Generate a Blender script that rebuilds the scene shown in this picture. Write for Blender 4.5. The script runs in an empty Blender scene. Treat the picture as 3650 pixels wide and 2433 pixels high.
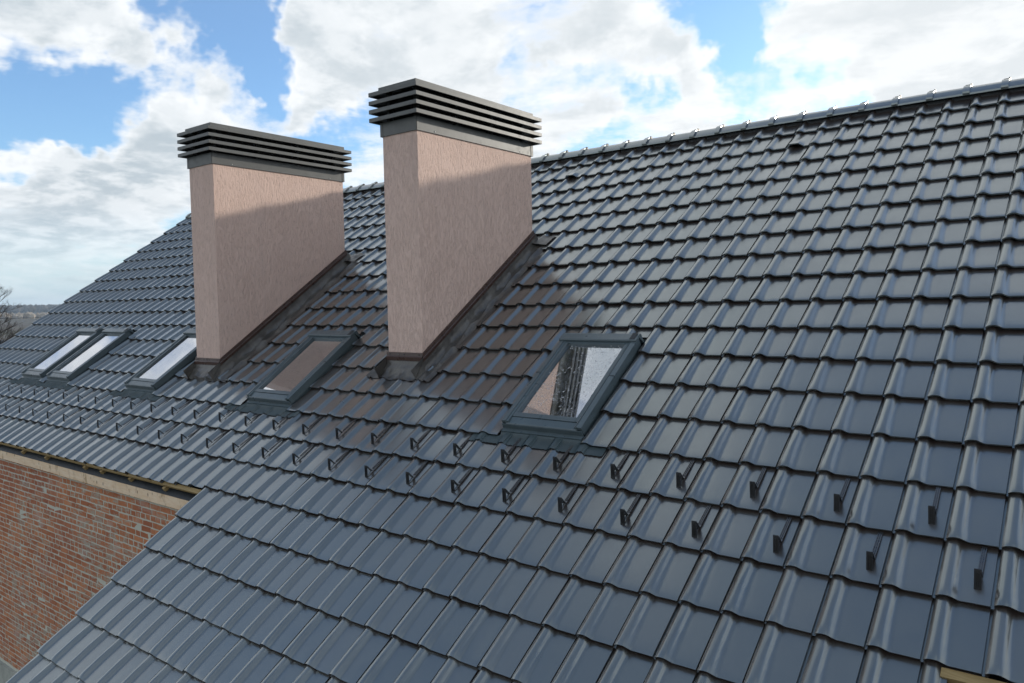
import bpy, bmesh, math, random
import numpy as np
from mathutils import Vector, Matrix

# ------------------------------------------------------------------ scene, camera, sky, sun
scn = bpy.context.scene
COL = scn.collection
R = math.radians
random.seed(7)
rng = np.random.default_rng(7)

PITCH = R(34.98)                 # roof pitch
G = 0.34                         # course gauge (m)
CW = 0.22867                     # tile cover width (m)
CP, SP = math.cos(PITCH), math.sin(PITCH)

cam_d = bpy.data.cameras.new('camera')
cam = bpy.data.objects.new('camera', cam_d)
COL.objects.link(cam)
cam_right = Vector((0.78878, 0.61436, -0.01959))
cam_up = Vector((-0.01539, 0.05160, 0.99855))
cam_back = Vector((0.61448, -0.78734, 0.05016))
CAM = Vector((0.850, -8.650, -1.934))
cam.matrix_world = Matrix(((cam_right.x, cam_up.x, cam_back.x, CAM.x),
                           (cam_right.y, cam_up.y, cam_back.y, CAM.y),
                           (cam_right.z, cam_up.z, cam_back.z, CAM.z), (0, 0, 0, 1)))
cam_d.sensor_width = 36.0
cam_d.lens = 27.068
cam_d.clip_start = 0.05
cam_d.clip_end = 20000
scn.camera = cam
FPX = 27.068 / 36.0 * 3650


def pix_dir(x, y):
    """world direction seen at a pixel of the 2352-wide view (used once to lay out the clouds in the sky)"""
    k = 3650 / 2352
    v = cam_right * ((x * k - 1825) / FPX) - cam_up * ((y * k - 1216.5) / FPX) - cam_back
    return v.normalized()


def to_pix(p):
    v = Vector(p) - CAM
    d = -v.dot(cam_back)
    if d < 0.05:
        return None
    return (1825 + FPX * v.dot(cam_right) / d, 1216.5 - FPX * v.dot(cam_up) / d, d)


SUN = Vector((1.0, 3.2, 0.80)).normalized()
sun_el = math.asin(SUN.z)
sun_az = math.atan2(SUN.x, SUN.y)      # clockwise from +Y
sd = bpy.data.lights.new('sun', 'SUN')
sd.energy = 2.0
sd.angle = R(1.6)
sd.color = (1.0, 0.93, 0.82)
so = bpy.data.objects.new('sun', sd)
COL.objects.link(so)
so.rotation_euler = (-SUN).to_track_quat('-Z', 'Y').to_euler()

scn.view_settings.view_transform = 'Standard'
scn.view_settings.look = 'None'
scn.view_settings.exposure = 0.95
scn.view_settings.gamma = 1.0
scn.view_settings.use_curve_mapping = False
scn.cycles.max_bounces = 8
scn.cycles.glossy_bounces = 4
scn.cycles.transparent_max_bounces = 8
scn.cycles.volume_bounces = 0
scn.cycles.sample_clamp_indirect = 4.0


class NT:
    """small helper to write node trees"""
    def __init__(self, tree):
        self.t = tree
        self.n = tree.nodes
        self.l = tree.links

    def add(self, typ, **kw):
        n = self.n.new(typ)
        for k, v in kw.items():
            setattr(n, k, v)
        return n

    def put(self, sock, v):
        if isinstance(v, bpy.types.NodeSocket):
            self.l.new(v, sock)
        elif v is not None:
            if isinstance(v, (tuple, list)) and len(v) == 3 and sock.type == 'RGBA':
                v = (*v, 1.0)
            sock.default_value = v

    def math(self, op, a, b=None, c=None, clamp=False):
        n = self.add('ShaderNodeMath', operation=op, use_clamp=clamp)
        for i, v in enumerate((a, b, c)):
            if v is not None:
                self.put(n.inputs[i], v)
        return n.outputs[0]

    def vmath(self, op, a, b=None):
        n = self.add('ShaderNodeVectorMath', operation=op)
        self.put(n.inputs[0], a)
        if b is not None:
            self.put(n.inputs[1], b)
        return n.outputs['Value'] if op in ('DOT_PRODUCT', 'LENGTH') else n.outputs[0]

    def noise(self, vec, scale, detail=3, rough=0.5, dist=0.0, color=False, dim='3D'):
        n = self.add('ShaderNodeTexNoise', noise_dimensions=dim)
        self.put(n.inputs['Vector'], vec)
        n.inputs['Scale'].default_value = scale
        n.inputs['Detail'].default_value = detail
        n.inputs['Roughness'].default_value = rough
        n.inputs['Distortion'].default_value = dist
        return n.outputs['Color' if color else 'Fac']

    def ramp(self, v, a, b, lo=0.0, hi=1.0, smooth=True):
        n = self.add('ShaderNodeMapRange', interpolation_type='SMOOTHSTEP' if smooth else 'LINEAR')
        self.put(n.inputs['Value'], v)
        self.put(n.inputs['From Min'], a)
        self.put(n.inputs['From Max'], b)
        self.put(n.inputs['To Min'], lo)
        self.put(n.inputs['To Max'], hi)
        return n.outputs[0]

    def mix(self, f, a, b, blend='MIX'):
        n = self.add('ShaderNodeMix', data_type='RGBA', blend_type=blend)
        self.put(n.inputs[0], f)
        self.put(n.inputs[6], a)
        self.put(n.inputs[7], b)
        return n.outputs[2]

    def bump(self, h, strength, dist, normal=None):
        n = self.add('ShaderNodeBump')
        n.inputs['Strength'].default_value = strength
        n.inputs['Distance'].default_value = dist
        self.put(n.inputs['Height'], h)
        if normal is not None:
            self.put(n.inputs['Normal'], normal)
        return n.outputs[0]


# ---- sky with broken clouds
w = bpy.data.worlds.new('World')
scn.world = w
w.use_nodes = True
k = NT(w.node_tree)
k.n.clear()
sky = k.add('ShaderNodeTexSky', sky_type='NISHITA')
sky.sun_disc = False
sky.sun_elevation = sun_el
sky.sun_rotation = sun_az
sky.altitude = 200
sky.air_density = 1.0
sky.dust_density = 0.6
sky.ozone_density = 1.6
tc = k.add('ShaderNodeTexCoord')
dirv = k.vmath('NORMALIZE', tc.outputs['Generated'])
sx = k.add('ShaderNodeSeparateXYZ')
k.put(sx.inputs[0], dirv)
zz = k.math('ADD', k.math('MAXIMUM', sx.outputs[2], 0.0), 0.16)
cx = k.add('ShaderNodeCombineXYZ')
k.put(cx.inputs[0], k.math('DIVIDE', sx.outputs[0], zz))
k.put(cx.inputs[1], k.math('DIVIDE', sx.outputs[1], zz))
pl = cx.outputs[0]
fbm = k.noise(pl, 1.85, 12, 0.62, 0.2)
off_v = k.vmath('ADD', pl, tuple(Vector((SUN.x, SUN.y, 0)).normalized() * 0.11))
fbm_s = k.noise(off_v, 1.85, 6, 0.58, 0.2)
# seen edge-on towards the horizon the clouds close up; overhead the gaps open
cover = k.ramp(sx.outputs[2], 0.45, 0.92, 0.11, -0.10)  # low cover is raised beyond the view, added to brighten shaded faces
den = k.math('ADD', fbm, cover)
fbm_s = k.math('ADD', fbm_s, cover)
# banks of cloud (+) and blue gaps (-): (x, y) in the 2352 view, angular radius in degrees, weight
BANKS = [(60, 60, 7, .22), (250, 130, 6, .22), (380, 180, 4, .16), (900, 60, 9, .22), (720, 110, 5, .14),
         (1120, 60, 8, .2), (1250, 230, 6, .16), (1430, 120, 7, .2), (1560, 210, 4, .12), (1950, 60, 9, .22), (2200, 120, 8, .24),
         (2300, 30, 7, .2), (1750, 290, 5, .16), (1320, 330, 4, .18), (470, 265, 5, .2), (380, 255, 4, .16), (700, 270, 4, .18),
         (230, 340, 5, .2), (360, 390, 5, .18), (80, 420, 5, .14), (260, 470, 5, .16), (60, 520, 4, .10), (600, 215, 3, .14),
         (30, 200, 5, -.22), (140, 235, 5, -.26), (260, 225, 4.5, -.32), (360, 215, 4, -.30), (70, 285, 4, -.22), (180, 270, 4, -.14),
         (500, 20, 5, -.26), (560, 50, 3.5, -.2), (400, 5, 4, -.12), (520, 200, 3, -.12), (700, 330, 4, -.3), (620, 290, 3, -.12),
         (1620, 70, 4, -.24), (1690, 15, 4, -.26), (1220, 140, 3.0, -.18), (1280, 250, 3.0, -.14), (1640, 170, 4, -.22),
         (1850, 205, 4.5, -.20), (2000, 205, 4, -.15), (1500, 40, 3, -.14), (2100, 185, 3, -.08), (1400, 220, 3, -.16), (1700, 225, 3, -.12), (1950, 250, 5, .16), (2150, 200, 5, .14), (1600, 300, 5, .14), (820, 300, 3, -.14), (1500, 260, 3, -.12), (1340, 210, 2.5, -.1)]
macro = None
warp = k.noise(dirv, 5.5, 5, 0.62, 0.0, color=True)
warp = k.vmath('MULTIPLY', k.vmath('SUBTRACT', warp, (0.5, 0.5, 0.5)), (0.34, 0.34, 0.22))
dirw = k.vmath('NORMALIZE', k.vmath('ADD', dirv, warp))
BANKS = [(pix_dir(bx, by), rad, wt) for bx, by, rad, wt in BANKS]


def azel(a, e):
    return Vector((math.cos(R(e)) * math.cos(R(a)), math.cos(R(e)) * math.sin(R(a)), math.sin(R(e))))


# the cloud bank overhead that the upper tiles and the nearest pane mirror
BANKS += [(azel(103, 46), 21, .44), (azel(131, 44), 18, .40), (azel(148, 52), 16, .46), (azel(116, 57), 14, .16), (azel(190, 46), 24, -.30), (azel(150, 80), 20, -.32), (azel(95, 76), 20, -.30),
          (azel(170, 27), 5, -.28), (pix_dir(1176, 260), 40, -.17)]  # last entry thins clouds in view, offsetting the cover added outside it
for (d, rad, wt) in BANKS:
    dt = k.vmath('DOT_PRODUCT', dirw, tuple(d))
    m = k.ramp(dt, math.cos(R(rad)), 1.0, 0.0, wt)
    macro = m if macro is None else k.math('ADD', macro, m)
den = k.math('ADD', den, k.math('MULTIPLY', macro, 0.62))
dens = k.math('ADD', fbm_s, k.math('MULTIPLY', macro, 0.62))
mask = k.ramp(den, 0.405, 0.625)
# cloud sides turned from the sun, and thick bases, are greyer
shadow = k.ramp(k.math('SUBTRACT', dens, den), -0.08, 0.08)
thick = k.ramp(den, 0.58, 0.78)
grey = k.math('MULTIPLY', k.math('ADD', k.math('MULTIPLY', shadow, 0.65), k.math('MULTIPLY', thick, 0.35)), k.ramp(den, 0.50, 0.64), clamp=True)
sunny = k.ramp(k.vmath('DOT_PRODUCT', dirv, tuple(SUN)), 0.30, 1.0, 0.0, 1.0)
ccol = k.mix(grey, (1.84, 1.89, 1.93), (0.98, 1.12, 1.23))
ccol = k.mix(k.math('MULTIPLY', sunny, 0.45), ccol, (2.12, 2.12, 2.10))
skyc = k.mix(1.0, sky.outputs[0], (0.285, 0.36, 0.45), 'MULTIPLY')
skyc = k.mix(k.math('MULTIPLY', k.ramp(k.noise(pl, 0.5, 4, 0.5), 0.3, 0.7, 0.15, 0.40), k.ramp(sx.outputs[2], 0.25, 0.7, 0.15, 1.0)), skyc, (1.05, 1.3, 1.5))
hazy = k.ramp(sx.outputs[2], -0.02, 0.15, 0.9, 0.0)
skyc = k.mix(hazy, skyc, (1.06, 1.38, 1.62))
maskf = k.math('MULTIPLY', mask, k.ramp(sx.outputs[2], 0.0, 0.13, 0.30, 1.0))
allc = k.mix(maskf, skyc, ccol)
allc = k.mix(1.0, allc, (1.92, 1.92, 1.92), 'MULTIPLY')
bg = k.add('ShaderNodeBackground')
bg.inputs[1].default_value = 0.15
k.put(bg.inputs[0], allc)
wo = k.add('ShaderNodeOutputWorld')
k.l.new(bg.outputs[0], wo.inputs[0])


# ------------------------------------------------------------------ materials
def material(name):
    m = bpy.data.materials.new(name)
    m.use_nodes = True
    t = NT(m.node_tree)
    b = m.node_tree.nodes['Principled BSDF']
    return m, t, b


def setp(t, b, **kw):
    for key, v in kw.items():
        t.put(b.inputs[key.replace('_', ' ')], v)


def rnd(t):
    oi = t.add('ShaderNodeObjectInfo')
    ge = t.add('ShaderNodeNewGeometry')
    return t.math('FRACT', t.math('ADD', oi.outputs['Random'], ge.outputs['Random Per Island']))


def objco(t, kind='Object'):
    return t.add('ShaderNodeTexCoord').outputs[kind]


def world_pos(t):
    return t.add('ShaderNodeNewGeometry').outputs['Position']


def scaled(t, v, s):
    n = t.add('ShaderNodeMapping')
    t.put(n.inputs['Vector'], v)
    n.inputs['Scale'].default_value = s
    return n.outputs[0]


def tile_material():
    m, t, b = material('glazed_anthracite_tile')
    r = rnd(t)
    p = world_pos(t)
    base = t.mix(r, (0.032, 0.021, 0.017), (0.046, 0.031, 0.025))
    dust = t.ramp(t.noise(p, 2.0, 5, 0.6), 0.50, 0.8)
    base = t.mix(t.math('MULTIPLY', dust, 0.06), base, (0.075, 0.075, 0.07))
    rough = t.ramp(t.noise(p, 6.0, 5, 0.6), 0.3, 0.75, 0.27, 0.36)
    rough = t.math('ADD', rough, t.math('MULTIPLY', r, 0.05))
    # dried water marks running down the slope
    mark = t.ramp(t.noise(scaled(t, p, (14.0, 1.6, 1.6)), 1.0, 3, 0.55, 0.3), 0.56, 0.74)
    base = t.mix(t.math('MULTIPLY', mark, 0.06), base, (0.10, 0.10, 0.095))
    rough = t.math('ADD', rough, t.math('MULTIPLY', mark, 0.06))
    nb = t.bump(t.noise(p, 3.5, 1, 0.4), 0.04, 0.02)
    setp(t, b, Base_Color=base, Roughness=rough, IOR=2.5, Normal=nb, Specular_Tint=(0.84, 1.0, 1.0), Coat_Weight=1.0, Coat_Roughness=0.17, Coat_IOR=1.6)
    return m


def stucco_material():
    m, t, b = material('pink_beige_grooved_stucco')
    p = world_pos(t)
    ps = scaled(t, p, (1.0, 1.0, 0.22))
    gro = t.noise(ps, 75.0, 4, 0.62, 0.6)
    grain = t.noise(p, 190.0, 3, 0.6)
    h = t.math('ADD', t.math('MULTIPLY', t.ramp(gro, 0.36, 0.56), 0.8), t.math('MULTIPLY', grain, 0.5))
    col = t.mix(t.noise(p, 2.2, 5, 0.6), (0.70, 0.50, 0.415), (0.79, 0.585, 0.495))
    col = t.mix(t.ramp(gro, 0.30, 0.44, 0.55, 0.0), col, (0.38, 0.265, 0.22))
    streak = t.ramp(t.noise(scaled(t, p, (1, 1, 0.08)), 9.0, 4, 0.6), 0.5, 0.8)
    col = t.mix(t.math('MULTIPLY', streak, 0.22), col, (0.44, 0.33, 0.29))
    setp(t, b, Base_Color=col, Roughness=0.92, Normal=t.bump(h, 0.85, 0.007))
    return m


def metal_paint(name, col, rough=0.42, var=0.25, ior=1.5, bump=0.05, scale=6.0, col2=None):
    m, t, b = material(name)
    p = world_pos(t)
    n = t.noise(p, scale, 5, 0.6)
    c2 = col2 or tuple(min(1, c * 1.5 + 0.01) for c in col)
    c = t.mix(t.math('MULTIPLY', t.ramp(n, 0.35, 0.8), var * 2), col, c2)
    rr = t.ramp(t.noise(p, scale * 3, 4, 0.6), 0.3, 0.8, rough - 0.06, rough + 0.1)
    setp(t, b, Base_Color=c, Roughness=rr, IOR=ior, Normal=t.bump(t.noise(p, scale * 4, 3, 0.55), bump, 0.01))
    return m


def lead_material():
    m, t, b = material('dressed_flashing_sheet')
    p = world_pos(t)
    n1 = t.noise(p, 7.0, 5, 0.65, 0.4)
    col = t.mix(t.ramp(n1, 0.35, 0.75), (0.055, 0.050, 0.045), (0.13, 0.12, 0.105))
    rust = t.ramp(t.noise(p, 13.0, 6, 0.7, 0.5), 0.60, 0.74)
    col = t.mix(t.math('MULTIPLY', rust, 0.55), col, (0.15, 0.085, 0.05))
    setp(t, b, Base_Color=col, Roughness=t.ramp(n1, 0.3, 0.7, 0.3, 0.5), IOR=1.6,
         Normal=t.bump(t.noise(p, 14.0, 4, 0.55), 0.5, 0.012))
    return m


def wood_material(name, c1, c2, knots=True, axis=0, scale=1.0):
    m, t, b = material(name)
    p = world_pos(t)
    sc = [9.0 * scale] * 3
    sc[axis] = 1.1 * scale
    fib = t.noise(scaled(t, p, tuple(sc)), 5.0, 6, 0.65, 0.5)
    col = t.mix(t.ramp(fib, 0.3, 0.7), c1, c2)
    if knots:
        st = t.ramp(t.noise(scaled(t, p, (1.0, 1.0, 0.45)), 9.0, 5, 0.7, 0.6), 0.54, 0.72)
        col = t.mix(t.math('MULTIPLY', st, 0.75), col, (0.33, 0.19, 0.075))
        vor = t.add('ShaderNodeTexVoronoi')
        t.put(vor.inputs['Vector'], scaled(t, p, (1, 1, 0.6)))
        vor.inputs['Scale'].default_value = 11.0
        kn = t.ramp(vor.outputs['Distance'], 0.07, 0.16, 0.75, 0.0)
        col = t.mix(kn, col, (0.17, 0.08, 0.04))
    setp(t, b, Base_Color=col, Roughness=0.75, Normal=t.bump(fib, 0.3, 0.003))
    return m


def brick_material():
    m, t, b = material('old_red_brick')
    r = rnd(t)
    p = world_pos(t)
    col = t.mix(r, (0.36, 0.115, 0.046), (0.54, 0.215, 0.095))
    col = t.mix(t.math('MULTIPLY', t.ramp(t.noise(p, 1.3, 3, 0.6), 0.4, 0.65), 0.5), col, (0.30, 0.105, 0.065))
    n = t.noise(p, 22.0, 6, 0.7, 0.3)
    col = t.mix(t.ramp(n, 0.45, 0.75, 0.0, 0.4), col, (0.17, 0.058, 0.032))
    sm = t.noise(scaled(t, p, (0.6, 1, 1.5)), 11.0, 7, 0.74, 0.5)
    big_ = t.noise(p, 0.9, 3, 0.5)
    smf = t.ramp(t.math('ADD', sm, t.math('MULTIPLY', t.math('SUBTRACT', big_, 0.5), 0.40)), 0.52, 0.62)
    col = t.mix(t.math('MULTIPLY', smf, 0.75), col, (0.36, 0.34, 0.27))
    eff = t.ramp(t.noise(scaled(t, p, (0.7, 1, 1.6)), 2.2, 6, 0.7), 0.52, 0.66)
    col = t.mix(t.math('MULTIPLY', eff, 0.38), col, (0.52, 0.45, 0.40))
    grime = t.ramp(t.noise(p, 0.8, 4, 0.6), 0.55, 0.75)
    col = t.mix(t.math('MULTIPLY', grime, 0.22), col, (0.13, 0.085, 0.06))
    setp(t, b, Base_Color=col, Roughness=0.93, Normal=t.bump(n, 0.5, 0.006))
    return m


def mortar_material():
    m, t, b = material('pale_mortar')
    p = world_pos(t)
    n = t.noise(p, 30.0, 6, 0.7)
    col = t.mix(n, (0.46, 0.455, 0.37), (0.62, 0.60, 0.51))
    white = t.ramp(t.noise(p, 1.4, 4, 0.6), 0.55, 0.7)
    col = t.mix(t.math('MULTIPLY', white, 0.5), col, (0.55, 0.52, 0.48))
    setp(t, b, Base_Color=col, Roughness=0.95, Normal=t.bump(n, 0.8, 0.01))
    return m


def plain(name, col, rough=0.8, noise_scale=None, col2=None):
    m, t, b = material(name)
    if noise_scale:
        p = world_pos(t)
        c = t.mix(t.ramp(t.noise(p, noise_scale, 6, 0.65), 0.3, 0.7), col, col2)
    else:
        c = col
    setp(t, b, Base_Color=c, Roughness=rough)
    return m


def glass_material(name, drops):
    m, t, b = material(name)
    t.n.remove(b)
    out = [n for n in t.n if n.type == 'OUTPUT_MATERIAL'][0]
    p = world_pos(t)
    gl = t.add('ShaderNodeBsdfGlossy')
    gl.inputs['Color'].default_value = (0.93, 0.95, 1.0, 1)
    gl.inputs['Roughness'].default_value = 0.012
    nrm = t.bump(t.noise(p, 1.6, 2, 0.5), 0.03, 0.02)
    if drops > 0:
        vor = t.add('ShaderNodeTexVoronoi')
        t.put(vor.inputs['Vector'], p)
        vor.inputs['Scale'].default_value = 110.0
        vor.inputs['Randomness'].default_value = 1.0
        dr = t.ramp(vor.outputs['Distance'], 0.08, 0.26, 1.0, 0.0)
        area = t.ramp(t.noise(p, 6.0, 4, 0.6), 0.36, 0.56)
        dr = t.math('MULTIPLY', dr, area)
        nrm = t.bump(dr, drops, 0.02, nrm)
    t.put(gl.inputs['Normal'], nrm)
    tr = t.add('ShaderNodeBsdfTransparent')
    tr.inputs['Color'].default_value = (0.78, 0.80, 0.78, 1)
    fr = t.add('ShaderNodeFresnel')
    fr.inputs['IOR'].default_value = 1.5
    fac = t.math('ADD', 0.54, t.math('MULTIPLY', fr.outputs[0], 0.7), clamp=True)
    bk = t.add('ShaderNodeNewGeometry').outputs['Backfacing']
    fac = t.math('MULTIPLY', fac, t.math('SUBTRACT', 1.0, bk))
    mx = t.add('ShaderNodeMixShader')
    t.put(mx.inputs[0], fac)
    t.l.new(tr.outputs[0], mx.inputs[1])
    t.l.new(gl.outputs[0], mx.inputs[2])
    df = t.add('ShaderNodeBsdfDiffuse')
    df.inputs['Color'].default_value = (0.45, 0.44, 0.42, 1)
    mx2 = t.add('ShaderNodeMixShader')
    dirt = t.ramp(t.noise(p, 3.0, 5, 0.65), 0.4, 0.8, 0.01, 0.07)
    if drops > 0.2:
        v2 = t.add('ShaderNodeTexVoronoi')
        t.put(v2.inputs['Vector'], scaled(t, p, (1.0, 0.75, 0.75)))
        v2.inputs['Scale'].default_value = 42.0
        fl = t.math('MULTIPLY', t.ramp(v2.outputs['Distance'], 0.16, 0.34, 0.85, 0.0), t.ramp(t.noise(p, 9.0, 3, 0.6), 0.38, 0.55))
        dirt = t.math('ADD', dirt, fl, clamp=True)
    t.put(mx2.inputs[0], dirt)
    t.l.new(mx.outputs[0], mx2.inputs[1])
    t.l.new(df.outputs[0], mx2.inputs[2])
    t.l.new(mx2.outputs[0], out.inputs[0])
    return m


MAT = dict(
    tile=tile_material(),
    stucco=stucco_material(),
    cap=metal_paint('dark_grey_cap_metal', (0.095, 0.097, 0.092), 0.45, 0.2, 1.5, 0.03),
    brown=metal_paint('brown_strip_metal', (0.065, 0.036, 0.028), 0.32, 0.2, 1.55, 0.04),
    frame=metal_paint('blue_grey_window_cladding', (0.075, 0.100, 0.110), 0.33, 0.15, 1.55, 0.02),
    apron=metal_paint('pleated_apron_metal', (0.065, 0.092, 0.10), 0.38, 0.2, 1.55, 0.03),
    lead=lead_material(),
    hook=metal_paint('black_hook_steel', (0.020, 0.020, 0.021), 0.42, 0.2, 1.5, 0.02),
    strap=metal_paint('grey_strap_steel', (0.030, 0.031, 0.033), 0.30, 0.2, 2.1, 0.02),
    clip=plain('ridge_clip_metal', (0.03, 0.03, 0.03), 0.5),
    screw=plain('zinc_screw', (0.5, 0.48, 0.44), 0.4),
    membrane=plain('dark_roof_membrane', (0.018, 0.019, 0.020), 0.6, 6.0, (0.03, 0.032, 0.033)),
    eave=metal_paint('dark_eave_sheet', (0.014, 0.017, 0.019), 0.5, 0.15, 1.5, 0.03),
    plank=wood_material('raw_pine_board', (0.74, 0.53, 0.33), (0.82, 0.65, 0.47)),
    batten=wood_material('yellow_roof_batten', (0.27, 0.18, 0.07), (0.38, 0.27, 0.12), knots=False),
    liner=plain('cream_window_lining', (0.62, 0.60, 0.47), 0.5, 5.0, (0.68, 0.65, 0.54)),
    dark=plain('dim_attic_interior', (0.05, 0.045, 0.04), 0.9, 3.0, (0.075, 0.065, 0.055)),
    brick=brick_material(),
    mortar=mortar_material(),
    concrete=plain('grey_concrete', (0.30, 0.31, 0.27), 0.92, 5.0, (0.44, 0.44, 0.39)),
    glass=glass_material('reflective_pane', 0.0),
    glass_dusty=glass_material('reflective_pane_with_rain_drops', 0.35),
    glass_light=glass_material('reflective_pane_lightly_spotted', 0.12),
)


# ------------------------------------------------------------------ mesh helpers
class MB:
    """collects faces and links them as one mesh object"""
    def __init__(self):
        self.v = []
        self.f = []

    def poly(self, pts):
        i = len(self.v)
        self.v += [tuple(p) for p in pts]
        self.f.append(tuple(range(i, i + len(pts))))

    def box(self, x0, x1, y0, y1, z0, z1):
        i = len(self.v)
        self.v += [(x0, y0, z0), (x1, y0, z0), (x1, y1, z0), (x0, y1, z0), (x0, y0, z1), (x1, y0, z1), (x1, y1, z1), (x0, y1, z1)]
        for q in ((0, 3, 2, 1), (4, 5, 6, 7), (0, 1, 5, 4), (1, 2, 6, 5), (2, 3, 7, 6), (3, 0, 4, 7)):
            self.f.append(tuple(i + a for a in q))
        return self

    def prism(self, prof, axis, a, b):
        """closed profile extruded along an axis; prof is a list of 2-D points in the two other axes"""
        def pt(u, v, c):
            return {0: (c, u, v), 1: (u, c, v), 2: (u, v, c)}[axis]
        i = len(self.v)
        n = len(prof)
        self.v += [pt(u, v, a) for u, v in prof] + [pt(u, v, b) for u, v in prof]
        for q in range(n):
            r_ = (q + 1) % n
            self.f.append((i + q, i + r_, i + n + r_, i + n + q))
        self.f.append(tuple(i + q for q in range(n))[::-1])
        self.f.append(tuple(i + n + q for q in range(n)))
        return self

    def ring(self, o, i_, z0, z1):
        """rectangular ring: outer (x0,x1,y0,y1), inner (x0,x1,y0,y1)"""
        a, b = o, i_
        self.box(a[0], b[0], a[2], a[3], z0, z1)
        self.box(b[1], a[1], a[2], a[3], z0, z1)
        self.box(b[0], b[1], a[2], b[2], z0, z1)
        self.box(b[0], b[1], b[3], a[3], z0, z1)
        return self

    def tube(self, pts, r0, r1, sides=5):
        base = len(self.v)
        n = len(pts)
        pts = [Vector(p) for p in pts]
        for q, p in enumerate(pts):
            d = (pts[min(q + 1, n - 1)] - pts[max(q - 1, 0)]).normalized()
            a = d.orthogonal().normalized()
            b = d.cross(a)
            r = r0 + (r1 - r0) * q / max(1, n - 1)
            for s in range(sides):
                an = 2 * math.pi * s / sides
                self.v.append(tuple(p + a * (math.cos(an) * r) + b * (math.sin(an) * r)))
        for q in range(n - 1):
            for s in range(sides):
                s2 = (s + 1) % sides
                self.f.append((base + q * sides + s, base + q * sides + s2, base + (q + 1) * sides + s2, base + (q + 1) * sides + s))
        self.f.append(tuple(base + (n - 1) * sides + s for s in range(sides)))
        return self

    def weld(self, eps=1e-5):
        key = {}
        remap = []
        nv = []
        for p in self.v:
            q = (round(p[0] / eps), round(p[1] / eps), round(p[2] / eps))
            if q not in key:
                key[q] = len(nv)
                nv.append(p)
            remap.append(key[q])
        nf = []
        for f in self.f:
            g = []
            for a in f:
                a = remap[a]
                if not g or g[-1] != a:
                    g.append(a)
            if len(g) > 2 and g[0] == g[-1]:
                g.pop()
            if len(g) > 2:
                nf.append(tuple(g))
        self.v, self.f = nv, nf
        return self

    def mesh(self, name, mat, smooth=None):
        me = bpy.data.meshes.new(name)
        me.from_pydata(self.v, [], self.f)
        me.materials.append(MAT[mat] if isinstance(mat, str) else mat)
        if smooth is not None:
            me.polygons.foreach_set('use_smooth', [True] * len(me.polygons))
            if smooth < 180:
                me.set_sharp_from_angle(angle=R(smooth))
        me.update()
        return me

    def build(self, name, mat, parent=None, smooth=None, bevel=0.0):
        o = bpy.data.objects.new(name, self.mesh(name, mat, smooth))
        COL.objects.link(o)
        if parent is not None:
            o.parent = parent
        if bevel:
            bm = bmesh.new()
            bm.from_mesh(o.data)
            bmesh.ops.remove_doubles(bm, verts=bm.verts, dist=1e-6)
            bmesh.ops.bevel(bm, geom=[e for e in bm.edges if len(e.link_faces) == 2 and e.calc_face_angle(0) > 0.5],
                            offset=bevel, segments=2, profile=0.5, affect='EDGES')
            bm.to_mesh(o.data)
            bm.free()
        return o


def tag(o, label=None, cat=None, group=None, kind=None):
    for key, v in (('label', label), ('category', cat), ('group', group), ('kind', kind)):
        if v:
            o[key] = v
    return o


def empty(name, loc=(0, 0, 0)):
    o = bpy.data.objects.new(name, None)
    o.empty_display_size = 0.2
    COL.objects.link(o)
    o.location = loc
    return o


def link(name, mesh, parent, loc=(0, 0, 0), rot=(0, 0, 0)):
    o = bpy.data.objects.new(name, mesh)
    COL.objects.link(o)
    o.parent = parent
    o.location = loc
    o.rotation_euler = rot
    return o


# roof-local frame: x along the ridge, y up the slope, z outwards. row r is y = -r*G
ROOF_M = Matrix.Rotation(PITCH, 4, 'X')


def rw(x, y, z):
    return ROOF_M @ Vector((x, y, z))


# ------------------------------------------------------------------ terrain and distance
ZG = -11.0
GROUND_R = 3900.0


def build_ground():
    bm = bmesh.new()
    radii = [0, 12, 30, 70, 150, 300, 600, 1100, 1500, 2000, 2500, 2900, 3300, GROUND_R]
    seg = 72
    rings = []
    for r in radii:
        if r == 0:
            rings.append([bm.verts.new((0, 0, ZG))])
            continue
        ring = []
        for s in range(seg):
            an = 2 * math.pi * s / seg
            x, y = math.cos(an) * r, math.sin(an) * r
            h = 0.0
            if r > 1500:
                h = 17.0 * min(1, (r - 1500) / 1300) ** 1.5 * (0.85 + 0.3 * math.sin(an * 3.1 + 0.6) + 0.12 * math.sin(an * 11))
            ring.append(bm.verts.new((x, y, ZG + max(0, h))))
        rings.append(ring)
    for a, b in zip(rings[:-1], rings[1:]):
        for s in range(seg):
            s2 = (s + 1) % seg
            if len(a) == 1:
                bm.faces.new((a[0], b[s], b[s2]))
            else:
                bm.faces.new((a[s], b[s], b[s2], a[s2]))
    me = bpy.data.meshes.new('ground')
    bm.to_mesh(me)
    bm.free()
    m, t, b = material('winter_field_soil')
    p = world_pos(t)
    c = t.mix(t.ramp(t.noise(p, 0.02, 5, 0.6), 0.35, 0.65), (0.035, 0.028, 0.024), (0.065, 0.052, 0.04))
    c = t.mix(t.ramp(t.noise(scaled(t, p, (1, 0.3, 1)), 0.006, 4, 0.6), 0.5, 0.62), c, (0.05, 0.05, 0.032))
    setp(t, b, Base_Color=c, Roughness=0.95)
    me.materials.append(m)
    o = bpy.data.objects.new('ground', me)
    COL.objects.link(o)
    tag(o, kind='structure', label='dark brown winter fields running out to low hills')
    return o


build_ground()


def ground_h(x, y):
    r = math.hypot(x, y)
    if r <= 1500:
        return ZG
    an = math.atan2(y, x) % (2 * math.pi)
    h = 17.0 * min(1, (r - 1500) / 1300) ** 1.5 * (0.85 + 0.3 * math.sin(an * 3.1 + 0.6) + 0.12 * math.sin(an * 11))
    return ZG + max(0, h)


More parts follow.
